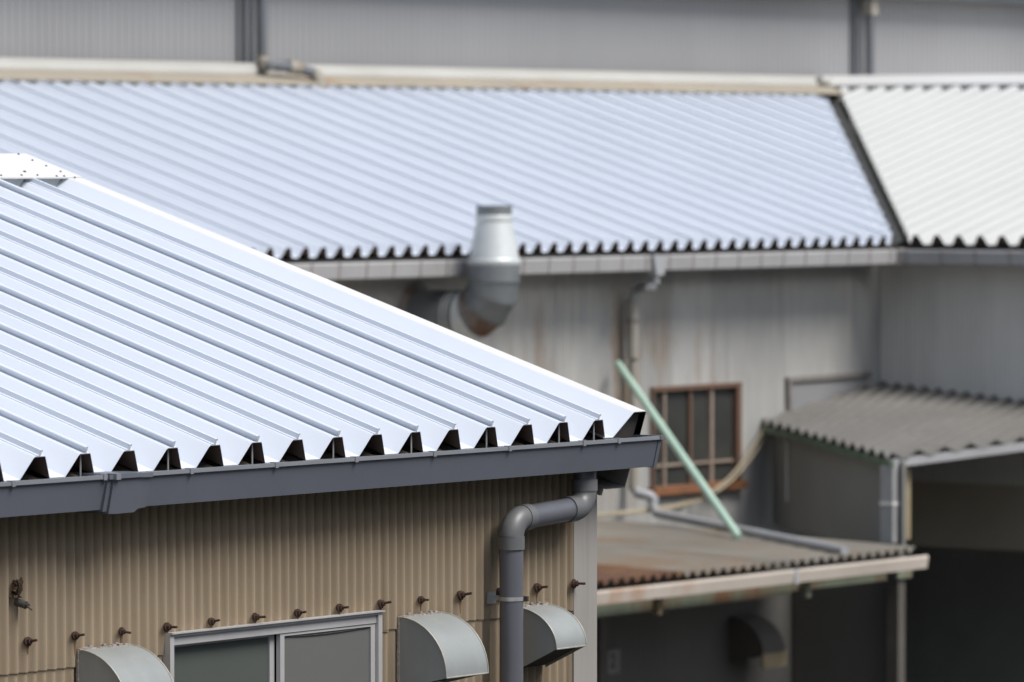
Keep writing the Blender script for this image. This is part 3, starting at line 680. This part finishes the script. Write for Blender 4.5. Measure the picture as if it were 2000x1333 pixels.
for i, m in enumerate(('zinc_dark', 'zinc_dark', 'zinc_rust', 'zinc')):
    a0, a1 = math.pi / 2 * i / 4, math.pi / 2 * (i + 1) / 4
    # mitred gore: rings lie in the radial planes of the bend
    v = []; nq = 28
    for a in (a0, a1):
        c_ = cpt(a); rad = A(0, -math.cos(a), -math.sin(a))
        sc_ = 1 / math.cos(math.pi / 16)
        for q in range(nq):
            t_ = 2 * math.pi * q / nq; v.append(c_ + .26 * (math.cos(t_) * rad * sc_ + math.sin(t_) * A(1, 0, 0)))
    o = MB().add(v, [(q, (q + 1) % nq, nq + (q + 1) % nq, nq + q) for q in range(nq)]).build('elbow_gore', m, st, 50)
    v2 = [p_ + (p_ - cpt(a0)) * .03 for p_ in v[:nq]]; tdir = A(0, math.sin(a0), -math.cos(a0)) * .02
    MB().add([p_ + tdir * s_ for s_ in (0, 1) for p_ in v2], [(q, (q + 1) % nq, nq + (q + 1) % nq, nq + q) for q in range(nq)]).build('gore_seam', 'zinc_dark', o, 50)
zh_ = zc0 - ER
hp = MB().tube([(SX, 33.9 + ER, zh_), (SX, YB0 + .05, zh_)], .26, 32, caps=False).build('wall_duct', 'zinc_dark', st)
for dy in (.30, .36):
    MB().tube([(SX, 33.9 + dy + .12, zh_), (SX, 33.9 + dy + .14, zh_)], .272, 32, caps=False).build('band', 'zinc', hp)
MB().tube([(SX, YB0 - .06, zh_), (SX, YB0 - .01, zh_)], [.262, .33], 28).build('wall_collar', 'zinc_rust', hp)

# ================================================================== THE LEAN-TO WITH THE STAINED ROOF
E_ = lambda x, y: onZ(x, y, 3.0)
YL = 30.25; XL0 = 36.0
XLE = onY(1788, 1078, YL)[0]
lean = thing('lean_to', 'low lean-to with stained and rusted corrugated roof and cream fascia', 'shed', (46, 32, 0))
rl = 0.16 / 4.65
frl = ROOF((0, YL, 3.0), (1, 0, 0), (0, 1, 0), rl)
xru = onY(1330, 1128, YL)[0]
x0 = XL0; i = 0
LP = .178
while x0 < XLE - .05:
    x1 = min(x0 + LP * 5, XLE)
    if x0 < xru < x1 - .05: x1 = xru
    ss, hh = wave(x0, x1, LP, .030, 8)
    if x1 <= xru + .01:                             # iron patch along the eave, slate above
        MB().strip(frl, ss, [h + .034 + .01 for h in hh], lambda q: (-.02, 1.55 - .3 * math.sin(q * 1.7)), .006, 0, 0).build('rusted_sheet', 'rustroof', lean, 60)
    MB().strip(frl, ss, [h + .034 + .002 * (i % 2) for h in hh], lambda q: (0.0, 4.66), .008, 0, 0).build('roof_sheet', 'lowroof', lean, 60)
    x0 = x1; i += 1
fx1 = onY(1808, 1100, YL - .06)[0]
MB().prism([(XL0, YL - .085, 2.975), (XL0, YL - .095, 2.95), (XL0, YL - .075, 2.84), (XL0, YL + .04, 2.835), (XL0, YL + .045, 2.85), (XL0, YL - .06, 2.855), (XL0, YL - .075, 2.975)], (fx1 - XL0, 0, 0)).build('fascia_gutter', 'fascia', lean, 30)
MB().box((onY(1540, 1130, YL)[0] - .03, YL - .099, 2.83), (onY(1540, 1130, YL)[0] + .03, YL - .06, 2.98)).build('fascia_joint', 'bgpipe', lean)
MB().box((XL0, YL + .12, 2.70), (onY(1565, 1200, YL)[0], YL + .18, 2.81)).build('edge_beam', 'greenrust', lean)
MB().box((onY(1565, 1200, YL)[0] + .01, YL + .16, 2.73), (XLE - .3, YL + .22, 2.80)).build('edge_beam', 'greenrust', lean)
for x in (1300, 1590):
    X = onY(x, 1200, YL)[0]; MB().box((X - .04, YL + .06, 2.66), (X + .04, YL + .118, 2.83)).build('beam_bracket', 'greenrust', lean)
pxl = onY(1748, 1200, YL + .5)[0]
MB().box((pxl - .07, YL + .42, 0), (pxl + .07, YL + .56, 2.97)).build('post', 'shedpost', lean)
MB().box((pxl - .14, YL + .38, 2.7), (pxl + .14, YL + .41, 2.9)).build('post_cap', 'greenrust', lean)
YS = 32.0
frs = (A(0, YS, 0), A(1, 0, 0), A(0, 0, 1), A(0, -1, 0))
x0 = XL0
pxw = pxl + .03
MB().box((pxl - .02, YL + .56, 0), (pxl + .02, YS - .012, 2.96)).build('end_wall', 'shedwall', lean)  # added partition, keeps light from the right off the lean-to wall
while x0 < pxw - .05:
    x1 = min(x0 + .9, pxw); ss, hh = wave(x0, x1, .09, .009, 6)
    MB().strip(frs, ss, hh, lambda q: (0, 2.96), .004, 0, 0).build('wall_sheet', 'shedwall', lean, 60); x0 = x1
xd = onY(1176, 1280, YS - .04)[0]
MB().box((xd - .07, YS - .06, 0), (xd + .07, YS - .012, 2.6)).build('door_post', 'shedpost', lean)
# curved exhaust cowl on the shaded wall
hc = onY(1425, 1205, YS - .02); hw, hdp, hh_ = .75, .42, .36
b = MB(); k = 10
pl = [(hc[0], YS - .012 - hdp * math.sin(math.pi / 2 * i / k), hc[2] - hh_ + hh_ * math.cos(math.pi / 2 * i / k)) for i in range(k + 1)]
pr = [(p_[0] + hw * .55, p_[1], p_[2]) for p_ in pl]
b.add(pl + pr, [(i, i + 1, k + 2 + i, k + 1 + i) for i in range(k)], 0)
bi = len(b.v); b.add([(hc[0], YS - .012, hc[2] - hh_ - .1), (hc[0] + hw * .55, YS - .012, hc[2] - hh_ - .1)], [])
b.f.append(tuple(range(k, -1, -1)) + (bi,)); b.m.append(0); b.f.append(tuple(range(k + 1, 2 * k + 2)) + (bi + 1,)); b.m.append(0)
ch = b.build('exhaust_cowl', 'shedpost', lean)
MB().box((hc[0] + .05, YS - .40, hc[2] - hh_ - .16), (hc[0] + .50, YS - .37, hc[2] - hh_ - .0)).build('cowl_lip', 'tanpipe', ch)
# number plate on the wall below
pp = onY(1196, 1293, YS - .03)
plate = MB().box((pp[0] - .13, YS - .034, pp[2] - .12), (pp[0] + .13, YS - .022, pp[2] + .12)).build('number_plate', 'plate')
tag(plate, 'small dull number plate on the dark wall under the lean-to fascia', 'sign')
cu = bpy.data.curves.new('digit', 'FONT'); cu.body = '2'; cu.size = .2; cu.align_x = 'CENTER'; cu.align_y = 'CENTER'; cu.extrude = .001
tmp = bpy.data.objects.new('digit_tmp', cu); col.objects.link(tmp)
me = bpy.data.meshes.new_from_object(tmp.evaluated_get(bpy.context.evaluated_depsgraph_get())); bpy.data.objects.remove(tmp)
me.materials.clear(); me.materials.append(M['ink'])
dg = link('digit', me, plate, (pp[0], YS - .036, pp[2])); dg.rotation_euler = (math.pi / 2, 0, 0)

# ================================================================== THE CANOPY AT THE INNER CORNER
can = thing('canopy', 'corrugated slate canopy on a pale post in the inner corner of the factory', 'canopy', (52, 32, 0))
pA = onY(1490, 822, YB0 - .02); pBase = onroof(1738, 1062); pB = onY(1742, 892, pBase[1])
pD = A(XR - .02, YB0 - .02, 4.42); pE = A(XR - .02, pB[1], 4.08)
# best plane through the four corners, ribs 19.5 degrees round from the eave line
Q = np.array([pA, pB, pD, pE, pA, pB]); c_ = np.linalg.lstsq(np.c_[Q[:, :2], np.ones(len(Q))], Q[:, 2], rcond=None)[0]
nn = A(-c_[0], -c_[1], 1); nn /= np.linalg.norm(nn)
rb = A(math.cos(R_(19.5)), math.sin(R_(19.5)), 0); et_ = rb + A(0, 0, c_[0] * rb[0] + c_[1] * rb[1]); et_ /= np.linalg.norm(et_); es_ = np.cross(et_, nn)
frc = (pB - A(0, 0, 0), es_, et_, nn)
PZ = lambda X, Y: c_[0] * X + c_[1] * Y + c_[2]
frc = (A(pB[0], pB[1], PZ(pB[0], pB[1])), es_, et_, nn)
st2 = lambda p_: (np.dot(A(p_[0], p_[1], PZ(p_[0], p_[1])) - frc[0], es_), np.dot(A(p_[0], p_[1], PZ(p_[0], p_[1])) - frc[0], et_))
polyC = [st2(p_) for p_ in (pA, pB, pE, pD)]
trC = clip(polyC)
def BZ_(X, Y):                                      # the old sheets sag a little out of plane
    v_ = (Y - pB[1]) / (pA[1] - pB[1]); xl = pB[0] + (pA[0] - pB[0]) * v_; u_ = (X - xl) / (pD[0] - xl)
    return (1 - v_) * (pB[2] + (pE[2] - pB[2]) * u_) + v_ * (pA[2] + (pD[2] - pA[2]) * u_)
PZ0 = PZ; PZ = BZ_
smin, smax = min(p_[0] for p_ in polyC), max(p_[0] for p_ in polyC)
s0 = smin + .003; CP = .177
while s0 < smax - .01:
    s1 = min(s0 + CP * 4, smax - .003); ss, hh = wave(s0, s1, CP, .034, 10)
    b = MB().strip(frc, ss, hh, trC, .008, 0, 0); b.v = [(x_, y_, z_ + BZ_(x_, y_) - PZ0(x_, y_)) for x_, y_, z_ in b.v]
    b.build('roof_sheet', 'canopy', can, 60); s0 = s1
dAB = pB - pA; LAB = np.linalg.norm(dAB[:2]); nAB = A(-dAB[1], dAB[0], 0) / LAB      # wall under the left edge
if np.dot(nAB, FW) < 0: nAB = -nAB
zA, zB = PZ(*pA[:2]), PZ(*pB[:2])
MB().bar(A(pA[0], pA[1], zA - .085), A(pB[0], pB[1], zB - .085), .05, .07).build('edge_beam', 'green', can)
off = nAB * .12
v = [A(pA[0], pA[1], 2.9) + off, A(pB[0], pB[1], 2.9) + off, A(pB[0], pB[1], zB - .06) + off, A(pA[0], pA[1], zA - .06) + off]
MB().prism(v, nAB * .03).build('side_wall', 'sheetwall', can)
j0, j1 = v[0] + (v[1] - v[0]) * .13, v[3] + (v[2] - v[3]) * .13
MB().bar(j0 + A(0, 0, .3) - nAB * .01, j1 - nAB * .01, .05, .02, (0, 1, 0)).build('wall_batten', 'bgwall2', can)
MB().bar(A(pB[0] + .05, pB[1] + .05, zB - .075), A(pE[0], pE[1], PZ(pE[0], pE[1]) - .075), .06, .09).build('front_beam', 'bgpipe', can)
pb = onY(1747, 980, pB[1])
MB().box((pb[0] - .05, pB[1] - .01, 3.03), (pb[0] + .10, pB[1] + .14, zB - .1)).build('post', 'post', can)
MB().box((pb[0] - .06, pB[1] - .02, 3.42), (pb[0] + .11, pB[1] + .145, 3.45)).build('post_band', 'bgwall2', can)
pt = onY(1770, 980, pB[1] + .2)
MB().tube([(pt[0], pB[1] + .2, 3.03), (pt[0], pB[1] + .2, zB - .1)], .045, 12).build('corner_pipe', 'tanpipe', can)
for t_ in (.35, .7):                                # purlins under the sheets
    q0, q1 = pA + (pD - pA) * t_, pB + (pE - pB) * t_
    q1 = q0 + (q1 - q0) * .93
    MB().bar(A(q0[0], q0[1], PZ(*q0[:2]) - .1), A(q1[0], q1[1], PZ(*q1[:2]) - .1), .06, .1).build('purlin', 'green', can)

# ================================================================== LOOSE THINGS
a, c = onY(1207, 711, YB0 - .14), onroof(1443, 1050, .075)
gp = MB().tube([a, a + (c - a) * .5, c], .042, 14).build('leaning_pole', 'pole')
tag(gp, 'mint green pole leaning from the lean-to roof against the grey wall', 'pole')
hp_ = thing('hose', 'pair of beige hoses hanging in a slack curve from the canopy corner', 'hose', (53, 34.6, 3.2))
for k_, dx in enumerate((0, 11)):
    pts = [onY(1497 + dx * .3, 828, YB0 - .08), onY(1478 + dx, 862, YB0 - .12), onY(1452 + dx, 900, YB0 - .16), onY(1422 + dx, 935, YB0 - .2), onY(1388 + dx, 961, YB0 - .25)]
    pts += [onroof(1345 + dx, 980 + k_ * 2, .07), onroof(1290, 992 + k_ * 4, .07), onroof(1230, 999 + k_ * 4, .07), onroof(1150, 1006 + k_ * 3, .07)]
    P2 = []
    for i in range(len(pts) - 1):
        p0, p1, p2, p3 = pts[max(i - 1, 0)], pts[i], pts[i + 1], pts[min(i + 2, len(pts) - 1)]
        for q in range(6):
            t_ = q / 6; P2.append(.5 * (2 * p1 + (p2 - p0) * t_ + (2 * p0 - 5 * p1 + 4 * p2 - p3) * t_ ** 2 + (3 * p1 - p0 - 3 * p2 + p3) * t_ ** 3))
    P2.append(pts[-1]); MB().tube(P2, .014, 8).build('hose_line', 'hose', hp_)

# ================================================================== THE TALL HALL BEHIND
YH = 40.62
hall = thing('hall', 'tall blue-grey clad hall rising behind the roofs', 'building', (62, 45, 0))
frh = (A(0, YH, 0), A(1, 0, 0), A(0, 0, 1), A(0, -1, 0))
x0 = 38.0; i = 0; HP = .126
while x0 < 92:
    x1 = x0 + HP * 8
    q = (0, .3, .42, .58, .7, 1.0); f_ = (0, 0, 1, 1, 0, 0); ss = []; hh = []
    for k_ in range(8):
        for a_, b_ in list(zip(q, f_))[:-1]: ss.append(x0 + HP * (k_ + a_)); hh.append(-.014 * b_ + .001 * (i % 2))
    ss.append(x1); hh.append(.001 * (i % 2))
    MB().strip(frh, ss, hh, lambda q: (0, 9.6), .003, 0, 0).build('wall_sheet', 'hall', hall, 20); x0 = x1; i += 1
hz = onY(2000, 9, YH - .2)[2]
MB().box((38, YH - .32, hz), (92, YH - .10, hz + .2)).build('eave_gutter', 'hallpipe', hall)
MB().box((38, YH - .5, hz + .22), (92, YH + 12, hz + .4)).build('roof_deck', 'hallpipe', hall)
MB().box((38, YH + 12, 0), (92, YH + 12.1, hz + .2)).build('rear_wall', 'hall', hall)
for x in (38.0, 91.9): MB().box((x, YH + .03, 0), (x + .1, YH + 12, hz + .2)).build('end_wall', 'hall', hall)
def hpipe(px_, zend, turn):
    X = onY(px_, 60, YH - .12)[0]; Y = YH - .14
    path = [(X, Y, hz + .05), (X, Y, zend)]
    o = MB().tube(path, .062, 14).build('downpipe', 'hallpipe', hall)
    MB().box((X - .215, YH - .055, zend - .1), (X - .155, YH - .012, hz)).build('conduit', 'hallpipe', o)
    MB().box((X - .31, YH - .03, zend - .1), (X - .28, YH - .012, hz)).build('lap_strip', 'hallpipe', o)
    return X, Y, o
X, Y, o = hpipe(509, onY(509, 116, YH - .14)[2], True)
zp = onY(509, 116, YH - .14)[2]
ka, kb, k1, k2, k3 = onY(513, 122, 40.2), onY(524, 129, 39.98), onY(574, 131, 39.93), onY(612, 143, 39.86), onY(620, 150, 39.82)
MB().tube([(X, Y, zp + .02), (X, Y - .03, zp - .04), ka, kb, kb + (k1 - kb) * .5, k1, k2, k3, k3 + A(0, -.01, -.06), k3 + A(0, -.02, -.15)], .062, 14).build('runoff_pipe', 'hallpipe', o)
MB().tube([(X, Y, zp + .06), (X, Y - .02, zp - .03), ka + A(0, 0, -.01), kb], .072, 12).build('socket', 'oldpipe', o)
MB().tube([k1 + A(-.08, .02, .005), k1 + A(.09, -.02, -.02)], .078, 12).build('socket', 'oldpipe', o)
MB().tube([k2 + (k3 - k2) * .3, k3, k3 + A(0, -.01, -.05), k3 + A(0, -.02, -.16)], .08, 12).build('socket', 'oldpipe', o)
X, Y, o = hpipe(1697, zr - .2, False)
zt_ = onY(1693, 30, YH - .1)[2]
MB().box((X - .09, YH - .22, zt_), (X + .08, YH - .06, hz - .02)).build('hopper', 'oldpipe', o)

# ================================================================== ADDED SKY BLOCKER ACROSS THE YARD (out of frame, put in to close off the low sky)
opp = thing('sky_blocker', 'added unseen grey block across the yard, keeps low sky off the near workshop', 'building', (28, -4, 0))
MB().box((9, -10, 0), (48, 1.4, 10.6)).build('wall', 'hall', opp)
MB().prism([(8.7, -10.3, 10.6), (8.7, 1.75, 10.6), (8.7, 1.75, 10.75), (8.7, -4.3, 12.2), (8.7, -10.3, 10.75)], (39.6, 0, 0)).build('roof', 'hallpipe', opp)
for k_ in range(9):
    for z_ in (1.2, 4.6, 7.8):
        f2 = MB().box((11 + k_ * 4.1, 1.4, z_), (13 + k_ * 4.1, 1.46, z_ + 1.5)).build('window', 'alu', opp)
        MB().box((11.08 + k_ * 4.1, 1.44, z_ + .08), (12.92 + k_ * 4.1, 1.475, z_ + 1.42)).build('pane', 'darkglass', f2)
